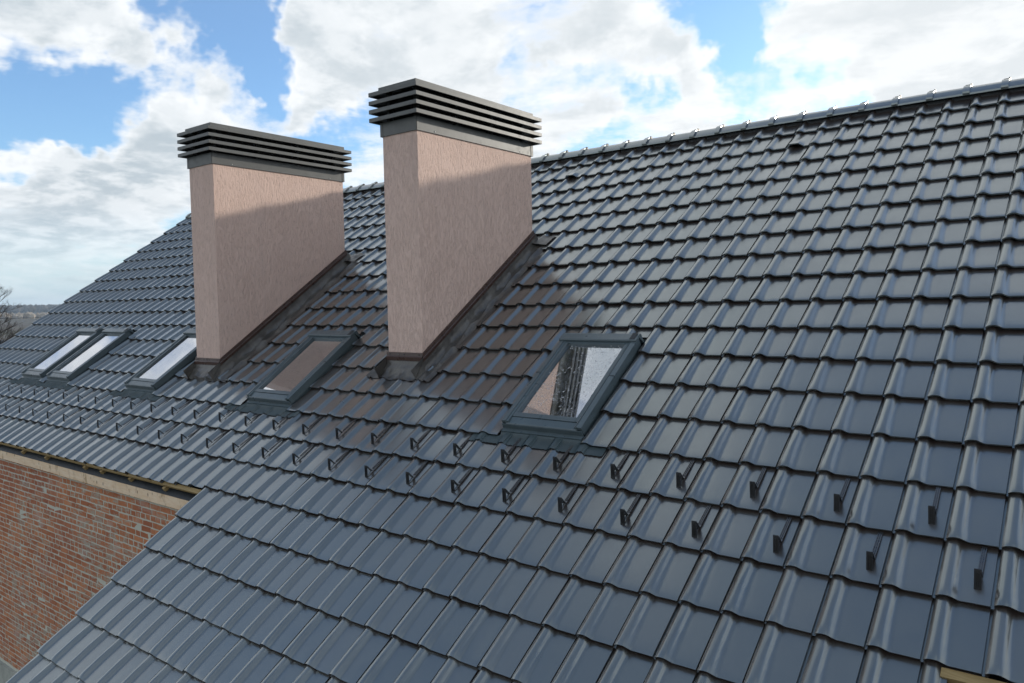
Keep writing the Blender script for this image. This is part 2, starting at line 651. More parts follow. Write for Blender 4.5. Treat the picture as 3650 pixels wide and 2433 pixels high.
def crown_field(name, spots, mat, label, cat):
    """many small irregular crowns as one far-off mass"""
    mb = MB()
    for (x, y, z, r, h) in spots:
        i = len(mb.v)
        ns = 6
        levels = ((0.0, 0.35), (0.35, 1.0), (0.7, 0.8))
        for lz, lr in levels:
            for s in range(ns):
                an = 2 * math.pi * (s + random.random() * 0.5) / ns
                rr = r * lr * random.uniform(0.7, 1.2)
                mb.v.append((x + math.cos(an) * rr, y + math.sin(an) * rr, z + h * (lz + random.uniform(-.06, .06))))
        mb.v.append((x, y, z + h))
        for lv in range(2):
            for s in range(ns):
                s2 = (s + 1) % ns
                mb.f.append((i + lv * ns + s, i + lv * ns + s2, i + (lv + 1) * ns + s2, i + (lv + 1) * ns + s))
        for s in range(ns):
            mb.f.append((i + 2 * ns + s, i + 2 * ns + (s + 1) % ns, i + 3 * ns))
    o = mb.build(name, mat)
    tag(o, label, cat, kind='stuff')
    return o


forest_mat = plain('bare_winter_forest', (0.035, 0.028, 0.024), 0.95, 0.05, (0.065, 0.055, 0.045))
belt_mat = plain('pale_bare_trees', (0.20, 0.165, 0.13), 0.95, 0.15, (0.36, 0.31, 0.25))
spots = []
for q in range(3200):
    an = R(random.uniform(140, 185))
    r = random.uniform(2350, 3300)
    x, y = math.cos(an) * r, math.sin(an) * r
    spots.append((x, y, ground_h(x, y) - 1, random.uniform(7, 13), random.uniform(15, 22)))
crown_field('forest', spots, forest_mat, 'hazy blue grey forest along the far hills', 'forest')
spots = []
for q in range(420):
    an = R(random.uniform(150, 175))
    r = random.uniform(1230, 1420)
    x, y = math.cos(an) * r, math.sin(an) * r
    spots.append((x, y, ZG - 0.5, random.uniform(3.0, 6.0), random.uniform(5.5, 11)))
crown_field('tree_belt', spots, belt_mat, 'pale tan belt of bare trees below the far forest', 'trees')
grass = MB()
strip_mat = plain('straw_field', (0.34, 0.28, 0.19), 0.95, 0.05, (0.26, 0.22, 0.14))
for a0 in range(150, 176):
    p0, p1 = R(a0), R(a0 + 1)
    grass.poly([(math.cos(p0) * 1190, math.sin(p0) * 1190, ZG + 0.3), (math.cos(p0) * 1235, math.sin(p0) * 1235, ZG + 0.3),
                (math.cos(p1) * 1235, math.sin(p1) * 1235, ZG + 0.3), (math.cos(p1) * 1190, math.sin(p1) * 1190, ZG + 0.3)])
tag(grass.weld().build('field', strip_mat), 'pale straw field in front of the bare tree belt', None, kind='structure')


def bare_tree(loc, height, label, seed):
    rs = random.Random(seed)
    root = empty('bare_tree', loc)
    tag(root, label, 'tree')
    bark = plain('dark_bark', (0.035, 0.03, 0.027), 0.95, 8.0, (0.06, 0.052, 0.045))
    trunk, br = MB(), MB()

    def grow(p, d, L, r, depth):
        n = 3
        pts = [p]
        for q in range(n):
            d = (d + Vector((rs.gauss(0, .09), rs.gauss(0, .09), rs.gauss(0.07, .05)))).normalized()
            pts.append(pts[-1] + d * (L / n))
        br.tube(pts, r, r * 0.5, 4 if depth < 2 else 3)
        if depth >= 4:
            return
        for c in range(rs.randint(5, 7)):
            f = rs.uniform(0.25, 0.98)
            q = min(n - 1, int(f * n))
            base = pts[q].lerp(pts[q + 1], f * n - q)
            an = rs.uniform(0, 2 * math.pi)
            nd = (d * 0.8 + Vector((math.cos(an), math.sin(an), 0.1)) * rs.uniform(0.4, 0.75)).normalized()
            grow(base, nd, L * rs.uniform(0.40, 0.58), r * 0.45, depth + 1)
    tp_ = [Vector((0, 0, -0.4))]
    for q in range(10):
        tp_.append(tp_[-1] + Vector((rs.gauss(0, .07), rs.gauss(0, .07), height * 0.1)))
    r0 = height * 0.017
    trunk.tube(tp_, r0, r0 * 0.12, 8)
    nb = 34
    for c in range(nb):
        f = 0.28 + 0.70 * c / nb
        q = min(9, int(f * 10))
        base = tp_[q].lerp(tp_[q + 1], f * 10 - q)
        an = c * 2.4 + rs.uniform(-.4, .4)
        nd = Vector((math.cos(an), math.sin(an), rs.uniform(0.35, 0.9))).normalized()
        grow(base, nd, height * (0.30 - 0.20 * f) * rs.uniform(0.8, 1.15), r0 * (0.40 - 0.30 * f), 1)
    trunk.build('trunk', bark, root, smooth=60)
    br.build('crown', bark, root, smooth=60)
    return root


dv = pix_dir(-14, 760)
tp = CAM + dv * (92.0 / math.hypot(dv.x, dv.y))
bare_tree((tp.x, tp.y, ZG), 12.0, 'leafless dark tree rising above the far hills beside the roof verge', 3)
# small shed behind the verge
dv = pix_dir(14, 772)
tp = CAM + dv * (150.0 / math.hypot(dv.x, dv.y))
shed = empty('shed', (tp.x, tp.y, ZG))
shed.rotation_euler.z = R(25)
tag(shed, 'small dark red shed at the foot of the leafless tree', 'shed')
mb = MB().box(-3.2, 3.2, -2, 2, 0, 3.1)
mb.build('wall', plain('red_shed_boards', (0.11, 0.035, 0.03), 0.9, 2.0, (0.16, 0.06, 0.05)), shed)
MB().prism([(-2.4, 3.0), (2.4, 3.0), (0, 4.6)], 0, -3.6, 3.6).build('roof', plain('shed_roof_felt', (0.03, 0.035, 0.04), 0.7), shed)
MB().box(-0.6, 0.5, -2.04, -2.0, 0.1, 2.1).build('door', plain('shed_door', (0.05, 0.03, 0.025), 0.8), shed)

# ------------------------------------------------------------------ the house
house = empty('brick_house', (-6.0, -5.0, ZG))
tag(house, 'brick house under a dark glazed tile roof with two pink chimneys', 'house')
HINV = Matrix.Translation(-Vector(house.location))


def part(mb, name, mat, smooth=None, bevel=0.0, parent=None, roof_space=False):
    """a part given in world (or roof-local) coordinates, parented to the house"""
    o = mb.build(name, mat, None, smooth, bevel)
    o.parent = parent or house
    if parent is None:
        o.matrix_local = HINV @ (ROOF_M if roof_space else Matrix())
    return o


C0, C1 = -63, 6                  # first and last tile column of the roof
WING_C0 = -24                    # the lower wing begins here
EAVE, WING_EAVE = 18, 25
# windows: centre column
WINDOWS = [(-10.60, 'A'), (-25.25, 'B'), (-36.65, 'C'), (-46.72, 'D'), (-50.62, 'E')]
WHALF = 1.56
WTOP, WBOT = 11.58, 14.78        # rows at the top of the cladding
# chimneys: x0, x1, y0, y1 of the shaft, z top of the render
CHIM = [dict(x0=-4.562, x1=-4.114, y0=-3.622, y1=-1.890, zt=-0.350, cut=(-20.75, -17.27, 6.45, 13.0), apron=(12.70, 13.42)),
        dict(x0=-7.642, x1=-7.151, y0=-3.805, y1=-1.942, zt=-0.292, cut=(-34.15, -30.27, 6.70, 13.55), apron=(13.32, 14.06))]
HOLES = [c['cut'] for c in CHIM]
for wc, _ in WINDOWS:
    HOLES.append((wc - WHALF - 0.10, wc + WHALF + 0.04, 11.36, 15.0))
GAP = (1.42, 60.0, 18.0, 21.0)   # open patch of roof without tiles at the lower right
HOLES.append(GAP)


# ---- tile profile
def prof(u, v):
    """height of a tile over its pan plane; u across (0 at the roll's left edge), v up the slope (0 at the lower edge)"""
    e0, c0 = 0.006, 0.024
    right = 0.33 + 0.12 * (1 - min(1, v * 1.3)) ** 1.2
    top = 0.22
    if u < 0:
        return e0 - 0.012
    if u < 0.15:
        s = u / 0.15
        return e0 + (c0 - e0) * (1 - (1 - s) ** 2)
    if u < top:
        return c0
    if u < right:
        s = (u - top) / (right - top)
        return c0 * (0.5 + 0.5 * math.cos(math.pi * s)) - 0.0012 * s
    if u < 0.955:
        return -0.0012 + 0.0012 * min(1, (u - right) / 0.1)
    return -0.017


STEP = 0.027


def tz(u, v):
    """height over the lattice plane"""
    z = prof(u, v) - STEP * v
    y = v * G
    if y < 0.045:                # rounded nose
        z -= 0.0050 * (1 - y / 0.045) ** 2 * (0.45 + 0.55 * min(1, max(0, prof(u, v)) / 0.02))
    return z


US = [0.0, 0.012, 0.045, 0.09, 0.15, 0.22, 0.26, 0.30, 0.34, 0.38, 0.42, 0.46, 0.54, 0.75, 0.948, 0.956, 1.05]
VS = [0.0, 0.012, 0.035, 0.075, 0.13, 0.30, 0.60, 1.0, 1.25]


def tile_mb(hood=False):
    mb = MB()

    def zf(u, v):
        z = tz(u, v)
        if hood and v < 0.72:
            a_ = min(1, max(0, (u - 0.02) / 0.12)) * min(1, max(0, (0.74 - u) / 0.16))
            a_ = a_ * a_ * (3 - 2 * a_)
            b_ = min(1, (0.72 - v) / 0.62)
            z = max(z, -STEP * v + a_ * (0.010 + 0.026 * b_ ** 0.8) + (1 - a_) * prof(u, v))
        return z
    nu, nv = len(US), len(VS)
    for v in VS:
        for u in US:
            mb.v.append((u * CW, v * G, zf(u, v)))
    for j in range(nv - 1):
        for i in range(nu - 1):
            a = j * nu + i
            mb.f.append((a, a + 1, a + nu + 1, a + nu))
    # nose: front face and underside
    i0 = len(mb.v)
    th = 0.015
    for u in US:
        mb.v.append((u * CW, 0.003, zf(u, 0) - 0.006))
    for u in US:
        mb.v.append((u * CW, 0.006, zf(u, 0) - th))
    for u in US:
        mb.v.append((u * CW, 0.16, zf(u, 0.45) - th + 0.002))
    rows = [0, i0, i0 + nu, i0 + 2 * nu]
    for a, b in zip(rows[:-1], rows[1:]):
        for i in range(nu - 1):
            mb.f.append((b + i, b + i + 1, a + i + 1, a + i))
    # left flank
    i1 = len(mb.v)
    for v in VS:
        mb.v.append((-0.001, v * G + (0.003 if v == 0 else 0), zf(0, v) - 0.017))
    for j in range(nv - 1):
        mb.f.append((j * nu, (j + 1) * nu, i1 + j + 1, i1 + j))
    # right flank under the next roll is hidden; close it for verges
    return mb


TILE = tile_mb()
TILE_ME = TILE.mesh('tile', 'tile', 32)
HOOD_ME = tile_mb(True).mesh('vent_tile', 'tile', 32)


def clip_poly(pts, axis, val, keep_less):
    out = []
    n = len(pts)
    for i in range(n):
        a, b = pts[i], pts[(i + 1) % n]
        ia = (a[axis] <= val) == keep_less or a[axis] == val
        ib = (b[axis] <= val) == keep_less or b[axis] == val
        if ia:
            out.append(a)
        if ia != ib:
            s = (val - a[axis]) / (b[axis] - a[axis])
            out.append(tuple(a[q] + (b[q] - a[q]) * s for q in range(3)))
    return out


def clip_out(mb, holes):
    """remove axis-aligned rectangles (x0,x1,y0,y1) from a sheet mesh"""
    polys = [[mb.v[i] for i in f] for f in mb.f]
    for (x0, x1, y0, y1) in holes:
        res = []
        for p in polys:
            xs = [q[0] for q in p]
            ys = [q[1] for q in p]
            if max(xs) <= x0 or min(xs) >= x1 or max(ys) <= y0 or min(ys) >= y1:
                res.append(p)
                continue
            l = clip_poly(p, 0, x0, True)
            if len(l) > 2:
                res.append(l)
            r_ = clip_poly(p, 0, x1, False)
            if len(r_) > 2:
                res.append(r_)
            m_ = clip_poly(clip_poly(p, 0, x0, False), 0, x1, True)
            if len(m_) > 2:
                lo = clip_poly(m_, 1, y0, True)
                hi = clip_poly(m_, 1, y1, False)
                if len(lo) > 2:
                    res.append(lo)
                if len(hi) > 2:
                    res.append(hi)
        polys = res
    out = MB()
    for p in polys:
        out.poly(p)
    return out.weld(2e-5)


# ---- roof deck (membrane under the tiles) with openings for windows and chimneys
deck_holes = []
for wc, _ in WINDOWS:
    deck_holes.append(((wc - WHALF + 0.12) * CW, (wc + WHALF - 0.12) * CW, -WBOT * G + 0.06, -WTOP * G - 0.06))
for c in CHIM:
    deck_holes.append((c['x0'], c['x1'], c['y0'] / CP - 0.1, c['y1'] / CP - 0.0))
DZ = -0.105
sheet = MB()


def deck_area(x0, x1, y0, y1):
    xs = sorted({x0, x1, *[h[q] for h in deck_holes for q in (0, 1) if x0 < h[q] < x1]})
    ys = sorted({y0, y1, *[h[q] for h in deck_holes for q in (2, 3) if y0 < h[q] < y1]})
    for a, b in zip(xs[:-1], xs[1:]):
        for c, d in zip(ys[:-1], ys[1:]):
            mx, my = (a + b) / 2, (c + d) / 2
            if any(h[0] < mx < h[1] and h[2] < my < h[3] for h in deck_holes):
                continue
            sheet.poly([(a, c, DZ), (b, c, DZ), (b, d, DZ), (a, d, DZ)])


deck_area(C0 * CW + 0.05, (C1 + 1) * CW, -18.25 * G, -0.12)
deck_area(WING_C0 * CW + 0.06, (C1 + 1) * CW, -WING_EAVE * G, -18.25 * G)
roof = part(sheet.weld(), 'roof', 'membrane', roof_space=True)
roof['label'] = 'steep front slope of dark glazed interlocking tiles'

# ---- choose the 300 tiles that show largest; lay the others as one field
cells = []
for r_ in range(1, WING_EAVE + 1):
    for c in range(C0, C1 + 1):
        if r_ > EAVE and c < WING_C0:
            continue
        cells.append((c, r_))


def cell_state(c, r_):
    """'full', 'cut' or 'gone' for a tile cell"""
    st = 'full'
    for (a, b, t0, t1) in HOLES:
        if c >= b or c + 1 <= a or r_ - 1 >= t1 or r_ <= t0:
            continue
        if c >= a - 1e-6 and c + 1 <= b + 1e-6 and r_ - 1 >= t0 - 1e-6 and r_ <= t1 + 1e-6:
            return 'gone'
        st = 'cut'
    return st


def shown_area(c, r_):
    pts = [to_pix(rw((c + du) * CW, -(r_ - dv_) * G, 0)) for du, dv_ in ((0, 0), (1, 0), (1, 1), (0, 1))]
    if any(p is None for p in pts):
        return 0
    mx = sum(p[0] for p in pts) / 4
    my = sum(p[1] for p in pts) / 4
    if not (-60 < mx < 3710 and -60 < my < 2490):
        return 0
    s = 0
    for i in range(4):
        a, b = pts[i], pts[(i + 1) % 4]
        s += a[0] * b[1] - b[0] * a[1]
    # clip roughly to the frame
    vis = sum(1 for p in pts if 0 < p[0] < 3650 and 0 < p[1] < 2433) / 4
    return abs(s) / 2 * vis


VENTS = {(-8, 2), (-20, 2)}
ranked = sorted(((shown_area(c, r_), c, r_) for c, r_ in cells if cell_state(c, r_) != 'gone'), reverse=True)
single = {(c, r_) for a, c, r_ in ranked[:298]}
TV = np.array(TILE.v)
field_v, field_f = [], []
off = 0
for (c, r_) in cells:
    st = cell_state(c, r_)
    if st == 'gone':
        continue
    jx, jy, jz = random.gauss(0, 0.0012), random.gauss(0, 0.0022), random.gauss(0, 0.0007)
    rot = (random.gauss(0, 0.005), random.gauss(0, 0.006), random.gauss(0, 0.003))
    eave_drop = 0.17 * G * min(1.0, (WING_C0 - c) / 4.0) if (r_ == EAVE and c < WING_C0) else 0.0
    loc = Vector((c * CW + jx, -r_ * G + jy - eave_drop, jz))
    if (c, r_) in VENTS:
        o = link('vent_tile', HOOD_ME, roof, loc, rot)
        o['label'] = 'vent tile with a raised open hood near the ridge'
        continue
    trim = []
    if r_ == 1:
        trim.append((-1, 1, G * 0.80, 9))
    if st == 'cut':
        for (a, b, t0, t1) in HOLES:
            if not (c >= b or c + 1.05 <= a or r_ - 1 >= t1 or r_ <= t0):
                trim.append(((a - c) * CW - jx, (b - c) * CW - jx, (r_ - t1) * G - 0.02 if t1 != 13.55 else (r_ - t1) * G, (r_ - t0) * G))
    if (c, r_) in single:
        if trim:
            o = link('tile', clip_out(TILE, trim).mesh('cut_tile', 'tile', 32), roof, loc, rot)
        else:
            o = link('tile', TILE_ME, roof, loc, rot)
        continue
    src = clip_out(TILE, trim) if trim else TILE
    V = np.array(src.v) if trim else TV
    if len(V) == 0:
        continue
    mrot = np.array(Matrix.Rotation(rot[2], 3, 'Z') @ Matrix.Rotation(rot[1], 3, 'Y') @ Matrix.Rotation(rot[0], 3, 'X'))
    field_v.append(V @ mrot.T + np.array(loc))
    field_f += [tuple(i + off for i in f) for f in src.f]
    off += len(V)
fm = MB()
fm.v = [tuple(p) for p in np.concatenate(field_v)]
fm.f = field_f
fo = link('tile_field', fm.mesh('tile_field', 'tile', 32), roof)
tag(fo, kind='stuff')

# back slope (seen only as the other side of the ridge)
back = MB()
bx0, bx1 = C0 * CW, (C1 + 1) * CW
back.poly([(bx0, 0.02, -0.04), (bx1, 0.02, -0.04), (bx1, 0.02 + 18 * G * CP, -0.04 - 18 * G * SP), (bx0, 0.02 + 18 * G * CP, -0.04 - 18 * G * SP)])
part(back, 'back_slope', 'tile')

# battens seen in the open patch and at the eave
bt = MB().box(1.30 * CW, (C1 + 1) * CW, -18.13 * G, -18.0 * G, -0.055, -0.018)
o = bt.build('batten', 'batten', roof)
o['label'] = 'bare yellow batten in the open patch of the roof'
for rr in (19.05, 20.05):
    MB().box(1.30 * CW, (C1 + 1) * CW, -rr * G - 0.02, -rr * G + 0.02, -0.06, -0.022).build('batten', 'batten', roof)

# ---- ridge: dark roll with caps and clips
ridge_mb = MB().prism([(-0.085, -0.105), (0.085, -0.105), (0.07, -0.02), (-0.07, -0.02)], 0, C0 * CW, (C1 + 1) * CW)
ridge = part(ridge_mb, 'ridge', 'membrane')
CAPP = [(-0.122, -0.046), (-0.122, -0.030), (-0.075, 0.020), (-0.035, 0.046), (0.0, 0.052), (0.035, 0.046), (0.075, 0.020), (0.122, -0.030), (0.122, -0.046),
        (0.108, -0.046), (0.065, 0.006), (0.0, 0.036), (-0.065, 0.006), (-0.108, -0.046)]
CAPL = 0.3105


def cap_mesh():
    mb = MB()
    mb.prism(CAPP, 0, 0.0, CAPL + 0.012)
    band = [(y * 1.13, z + 0.015) for y, z in CAPP[:9]] + [(y, z - 0.002) for y, z in CAPP[:9]][::-1]
    mb.prism(band, 0, -0.030, 0.028)
    return mb.mesh('ridge_cap', 'tile', 40)


cap_me = cap_mesh()
clip_mb = MB()
clip_mb.box(0.022, 0.034, -0.018, 0.018, 0.064, 0.078)
clip_mb.box(0.030, 0.034, -0.018, 0.018, 0.046, 0.078)
clip_mb.box(-0.020, 0.026, -0.016, 0.016, 0.0675, 0.0705)
clip_me = clip_mb.mesh('ridge_clip', 'clip')
x = 0.034 + CAPL * 5
while x > C0 * CW - 0.1:
    link('ridge_cap', cap_me, ridge, (x, 0, random.gauss(0, 0.0015)), (0, random.gauss(0, 0.003), random.gauss(0, 0.003)))
    link('ridge_clip', clip_me, ridge, (x, 0, 0))
    x -= CAPL


# ---- chimneys
def build_chimney(c, label, k_):
    x0, x1, y0, y1, zt = c['x0'], c['x1'], c['y0'], c['y1'], c['zt']

    def zr(y, n=0.0):            # roof plane height above which the part stands, n metres over it
        return y * SP / CP + n / CP
    sh = MB()
    n = 0.0
    # render shaft: sloped bottom edge following the roof 0.16 m above the tiles
    lo = 0.155
    zf, zb = zr(y0) + lo, zr(y1) + lo
    vs = [(x0, y0, zf), (x1, y0, zf), (x1, y1, zb), (x0, y1, zb), (x0, y0, zt), (x1, y0, zt), (x1, y1, zt), (x0, y1, zt)]
    sh.v = vs
    sh.f = [(0, 1, 5, 4), (1, 2, 6, 5), (2, 3, 7, 6), (3, 0, 4, 7), (4, 5, 6, 7), (3, 2, 1, 0)]
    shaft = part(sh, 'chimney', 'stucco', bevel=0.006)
    shaft['label'] = label
    sh_inv = Matrix.Translation(Vector(house.location))

    def sub(mb, name, mat, smooth=None, bevel=0.0):
        o_ = mb.build(name, mat, None, smooth, bevel)
        o_.parent = shaft
        return o_
    # core below the render, down through the roof
    core = MB()
    i_ = 0.012
    cz = -1.2
    core.v = [(x0 + i_, y0 + i_, zr(y0) - .5), (x1 - i_, y0 + i_, zr(y0) - .5), (x1 - i_, y1 - i_, zr(y1) - .5), (x0 + i_, y1 - i_, zr(y1) - .5),
              (x0 + i_, y0 + i_, zf + .002), (x1 - i_, y0 + i_, zf + .002), (x1 - i_, y1 - i_, zb + .002), (x0 + i_, y1 - i_, zb + .002)]
    core.f = [(0, 1, 5, 4), (1, 2, 6, 5), (2, 3, 7, 6), (3, 0, 4, 7)]
    sub(core, 'base', 'membrane')

    # counter flashing: brown strip in two facets round the foot
    def strip(pa, pb, out, name='counter_flashing'):
        """strip between two foot points; out = outward direction"""
        mb = MB()
        ox, oy = out
        prof_ = [(0.004, 0.004), (0.012, 0.0), (0.014, -0.030), (0.024, -0.038), (0.020, -0.072), (0.010, -0.074)]
        ra = [(pa[0] + ox * d, pa[1] + oy * d, pa[2] + h) for d, h in prof_]
        rb = [(pb[0] + ox * d, pb[1] + oy * d, pb[2] + h) for d, h in prof_]
        for q in range(len(prof_) - 1):
            mb.poly([ra[q], rb[q], rb[q + 1], ra[q + 1]])
        sub(mb.weld(), name, 'brown', 20)
    e = 0.012
    strip((x0 - e, y0, zf), (x1 + e, y0, zf), (0, -1))
    strip((x1, y0 - e, zf - e * .7), (x1, y1 + e, zb + e * .7), (1, 0))
    strip((x0, y1 + e, zb + e * .7), (x0, y0 - e, zf - e * .7), (-1, 0))
    strip((x1 + e, y1, zb), (x0 - e, y1, zb), (0, 1))
    sc = MB()

    def screw(p, nrm, r=0.0055):
        nrm = Vector(nrm)
        a = nrm.orthogonal().normalized()
        b = nrm.cross(a)
        p = Vector(p)
        sc.poly([p + nrm * 0.004 + a * (math.cos(s * math.pi / 3) * r) + b * (math.sin(s * math.pi / 3) * r) for s in range(6)])
        for s in range(6):
            an, an2 = s * math.pi / 3, (s + 1) * math.pi / 3
            q1 = p + a * (math.cos(an) * r) + b * (math.sin(an) * r)
            q2 = p + a * (math.cos(an2) * r) + b * (math.sin(an2) * r)
            sc.poly([q1, q2, q2 + nrm * 0.004, q1 + nrm * 0.004])
    sc2 = sc
    for fx in (0.08, 0.5, 0.93):
        screw((x0 + (x1 - x0) * fx, y0 - 0.0135, zf - 0.014), (0, -1, 0), 0.006)
    sub(sc, 'foot_screws', 'hook')

    # ---- side pan: dented flashing sheet from the shaft to the cut tiles
    tr = random.Random(11 + k_)
    cutx0, cutx1 = c['cut'][0] * CW, c['cut'][1] * CW
    rt, rb = y1 / CP / -G, y0 / CP / -G       # rows at shaft back and front (plane rows)
    for side in (1, -1):
        mb = MB()
        xs_, xe = (x1, cutx1) if side > 0 else (x0, cutx0)
        wid = abs(xe - xs_)
        nr = 60
        ra, rbm = rt - 0.30, c['apron'][1] - 0.02
        prof_ = [(0.016, 0.105), (0.020, 0.03), (0.030, -0.010), (0.055, -0.024), (0.085, -0.022), (wid * .62, -0.012), (wid * .74, 0.004), (wid * .86, -0.004), (wid + 0.012, -0.010)]
        grid = []
        for q in range(nr + 1):
            rr = ra + (rbm - ra) * q / nr
            line = []
            frac = rr - math.floor(rr)
            for s, (dx, dz) in enumerate(prof_):
                bump_ = 0.0
                if 3 <= s <= 7:
                    bump_ = 0.010 * math.sin(rr * 5.1 + s * 1.3 + k_) + tr.gauss(0, 0.0018)
                    if s >= 5:
                        bump_ += 0.010 * math.exp(-((frac - 0.06) / 0.08) ** 2) + 0.010 * math.exp(-((frac - 0.98) / 0.08) ** 2)
                zz_ = dz + bump_
                if s >= 7:
                    zz_ = dz + bump_ * 0.5 - STEP * (1 - frac) * 0.6
                if rr > c['cut'][3] - 0.05 and s >= 3:
                    uu = ((xs_ + side * dx) / CW) % 1.0
                    fr = rr - math.floor(rr)
                    zz_ = max(zz_, prof(uu, 1 - fr) - STEP * (1 - fr) + 0.006)
                line.append((xs_ + side * dx, -rr * G, zz_))
            grid.append(line)
        for q in range(nr):
            for s in range(len(prof_) - 1):
                mb.poly([grid[q][s], grid[q][s + 1], grid[q + 1][s + 1], grid[q + 1][s]])
        o_ = mb.weld().build('side_flashing', 'lead', None, 55)
        o_.parent = shaft
        o_.matrix_local = ROOF_M
    # ---- front apron dressed over the rolls
    mb = MB()
    a0, a1 = c['apron']
    rf = -(y0 / CP) / G
    cols_ = np.linspace(x0 - 0.012, x1 + 0.012, 40)
    # lines from the upstand down to the wavy lower edge
    up = rw(0, 0, 0)
    grid = []
    front_r = -(y0 - 0.014) / CP / G       # row where the front face meets the lattice plane
    lines = []
    nl = 12
    for q in range(nl + 1):
        line = []
        for xx in cols_:
            if q == 0:
                p = Vector((xx, y0 - 0.014, zf - 0.045))
            elif q == 1:
                p = Vector((xx, y0 - 0.016, zr(y0) + 0.045))
            else:
                s = (q - 2) / (nl - 2)
                rr = front_r + 0.02 + (a1 - front_r - 0.02) * s
                uu = (xx / CW) % 1.0
                fr = rr - math.floor(rr)
                zt_ = prof(uu, 1 - fr) - STEP * (1 - fr) + 0.007
                flat = 0.030 * (1 - s) ** 2
                zz_ = zt_ * min(1, s * 1.4) + (1 - min(1, s * 1.4)) * 0.012 + flat + 0.002 * math.sin(xx * 60 + q)
                p = rw(xx, -rr * G + (0.006 * math.sin(xx * 47 + k_) if q == nl else 0), zz_)
            line.append(tuple(p))
        lines.append(line)
    for q in range(nl):
        for s in range(len(cols_) - 1):
            mb.poly([lines[q][s], lines[q][s + 1], lines[q + 1][s + 1], lines[q + 1][s]])
    sub(mb.weld(), 'front_apron', 'lead', 50)
    # folded triangular gussets at both front corners
    for side in (1, -1):
        xs_ = x1 + 0.016 if side > 0 else x0 - 0.016
        mb = MB()
        top_ = Vector((xs_, y0 - 0.020, zf - 0.060))
        tip = rw(xs_ + side * 0.006, -(a1 + 0.02) * G, 0.012)
        root_ = rw(xs_, -(front_r - 0.12) * G, 0.06)
        mid_ = top_.lerp(tip, 0.55) + Vector((side * 0.004, -0.004, -0.012))
        for off_ in (0.0, side * 0.003):
            d_ = Vector((off_, 0, 0))
            mb.poly([top_ + d_, mid_ + d_, root_ + d_])
            mb.poly([mid_ + d_, tip + d_, root_ + d_])
        sub(mb, 'gusset', 'lead')
    # back saddle: sheet up the slope behind the shaft with a crumpled corner
    mb = MB()
    ra, rbk = rt - 0.62, rt + 0.05
    nx = 26
    xs_l = np.linspace(x0 - 0.16, x1 + 0.19, nx)
    lines = []
    for q in range(9):
        rr = ra + (rbk - ra) * q / 8
        line = []
        for xx in xs_l:
            uu = (xx / CW) % 1.0
            fr = rr - math.floor(rr)
            t_ = prof(uu, 1 - fr) - STEP * (1 - fr) + 0.007
            edge = max(0, xx - x1) / 0.19
            w_ = q / 8
            zz_ = t_ * (1 - w_) + w_ * (0.012 + 0.03 * (1 - edge)) + tr.gauss(0, 0.0022)
            line.append((xx, -rr * G + tr.gauss(0, 0.002), zz_))
        lines.append(line)
    for q in range(8):
        for s in range(nx - 1):
            mb.poly([lines[q][s], lines[q][s + 1], lines[q + 1][s + 1], lines[q + 1][s]])
    o_ = mb.weld().build('back_saddle', 'lead', None, 50)
    o_.parent = shaft
    o_.matrix_local = ROOF_M

    # ---- cap: collar, four louvre rings, lid
    ch = 0.112
    o1 = 0.012
    mb = MB().ring((x0 - o1, x1 + o1, y0 - o1, y1 + o1), (x0 + 0.002, x1 - 0.002, y0 + 0.002, y1 - 0.002), zt - 0.012, zt + ch)
    sub(mb, 'cap_collar', 'cap')
    mb = MB()
    for (cx_, sx_) in ((x0 - o1, -1), (x1 + o1, 1)):
        for (cy_, sy_) in ((y0 - o1, -1), (y1 + o1, 1)):
            mb = MB()
            mb.box(min(cx_ + sx_ * .003, cx_ - sx_ * .03), max(cx_ + sx_ * .003, cx_ - sx_ * .03), min(cy_, cy_ + sy_ * .003), max(cy_, cy_ + sy_ * .003), zt - 0.014, zt + ch - 0.002)
            mb.box(min(cx_, cx_ + sx_ * .003), max(cx_, cx_ + sx_ * .003), min(cy_ + sy_ * .003, cy_ - sy_ * .03), max(cy_ + sy_ * .003, cy_ - sy_ * .03), zt - 0.014, zt + ch - 0.0025)
            sub(mb, 'collar_corner', 'cap')
    sc = MB()
    for f_ in (0.13, 0.88):
        p = Vector((x1 + o1, y0 + (y1 - y0) * f_, zt + 0.004))
        for q in range(6):
            pass
        ring_ = [p + Vector((0.004, math.cos(s * math.pi / 3) * 0.006, math.sin(s * math.pi / 3) * 0.006)) for s in range(6)]
        sc.poly(ring_)
        for s in range(6):
            a_, b_ = ring_[s], ring_[(s + 1) % 6]
            sc.poly([a_, b_, b_ - Vector((0.004, 0, 0)), a_ - Vector((0.004, 0, 0))])
    sub(sc, 'collar_screws', 'screw')
    # inner posts carrying the louvres
    mb = MB()
    for px_ in (x0 + 0.03, x1 - 0.07):
        for f_ in (0.02, 0.33, 0.64, 0.95):
            py_ = y0 + (y1 - y0 - 0.04) * f_
            sub(MB().box(px_, px_ + 0.04, py_, py_ + 0.04, zt + ch, zt + ch + 0.30), 'cap_post', 'cap')
    mb = MB().box(x0 + 0.075, x1 - 0.075, y0 + 0.075, y1 - 0.075, zt + 0.05, zt + ch + 0.285)
    sub(mb, 'flue_liner', 'membrane')

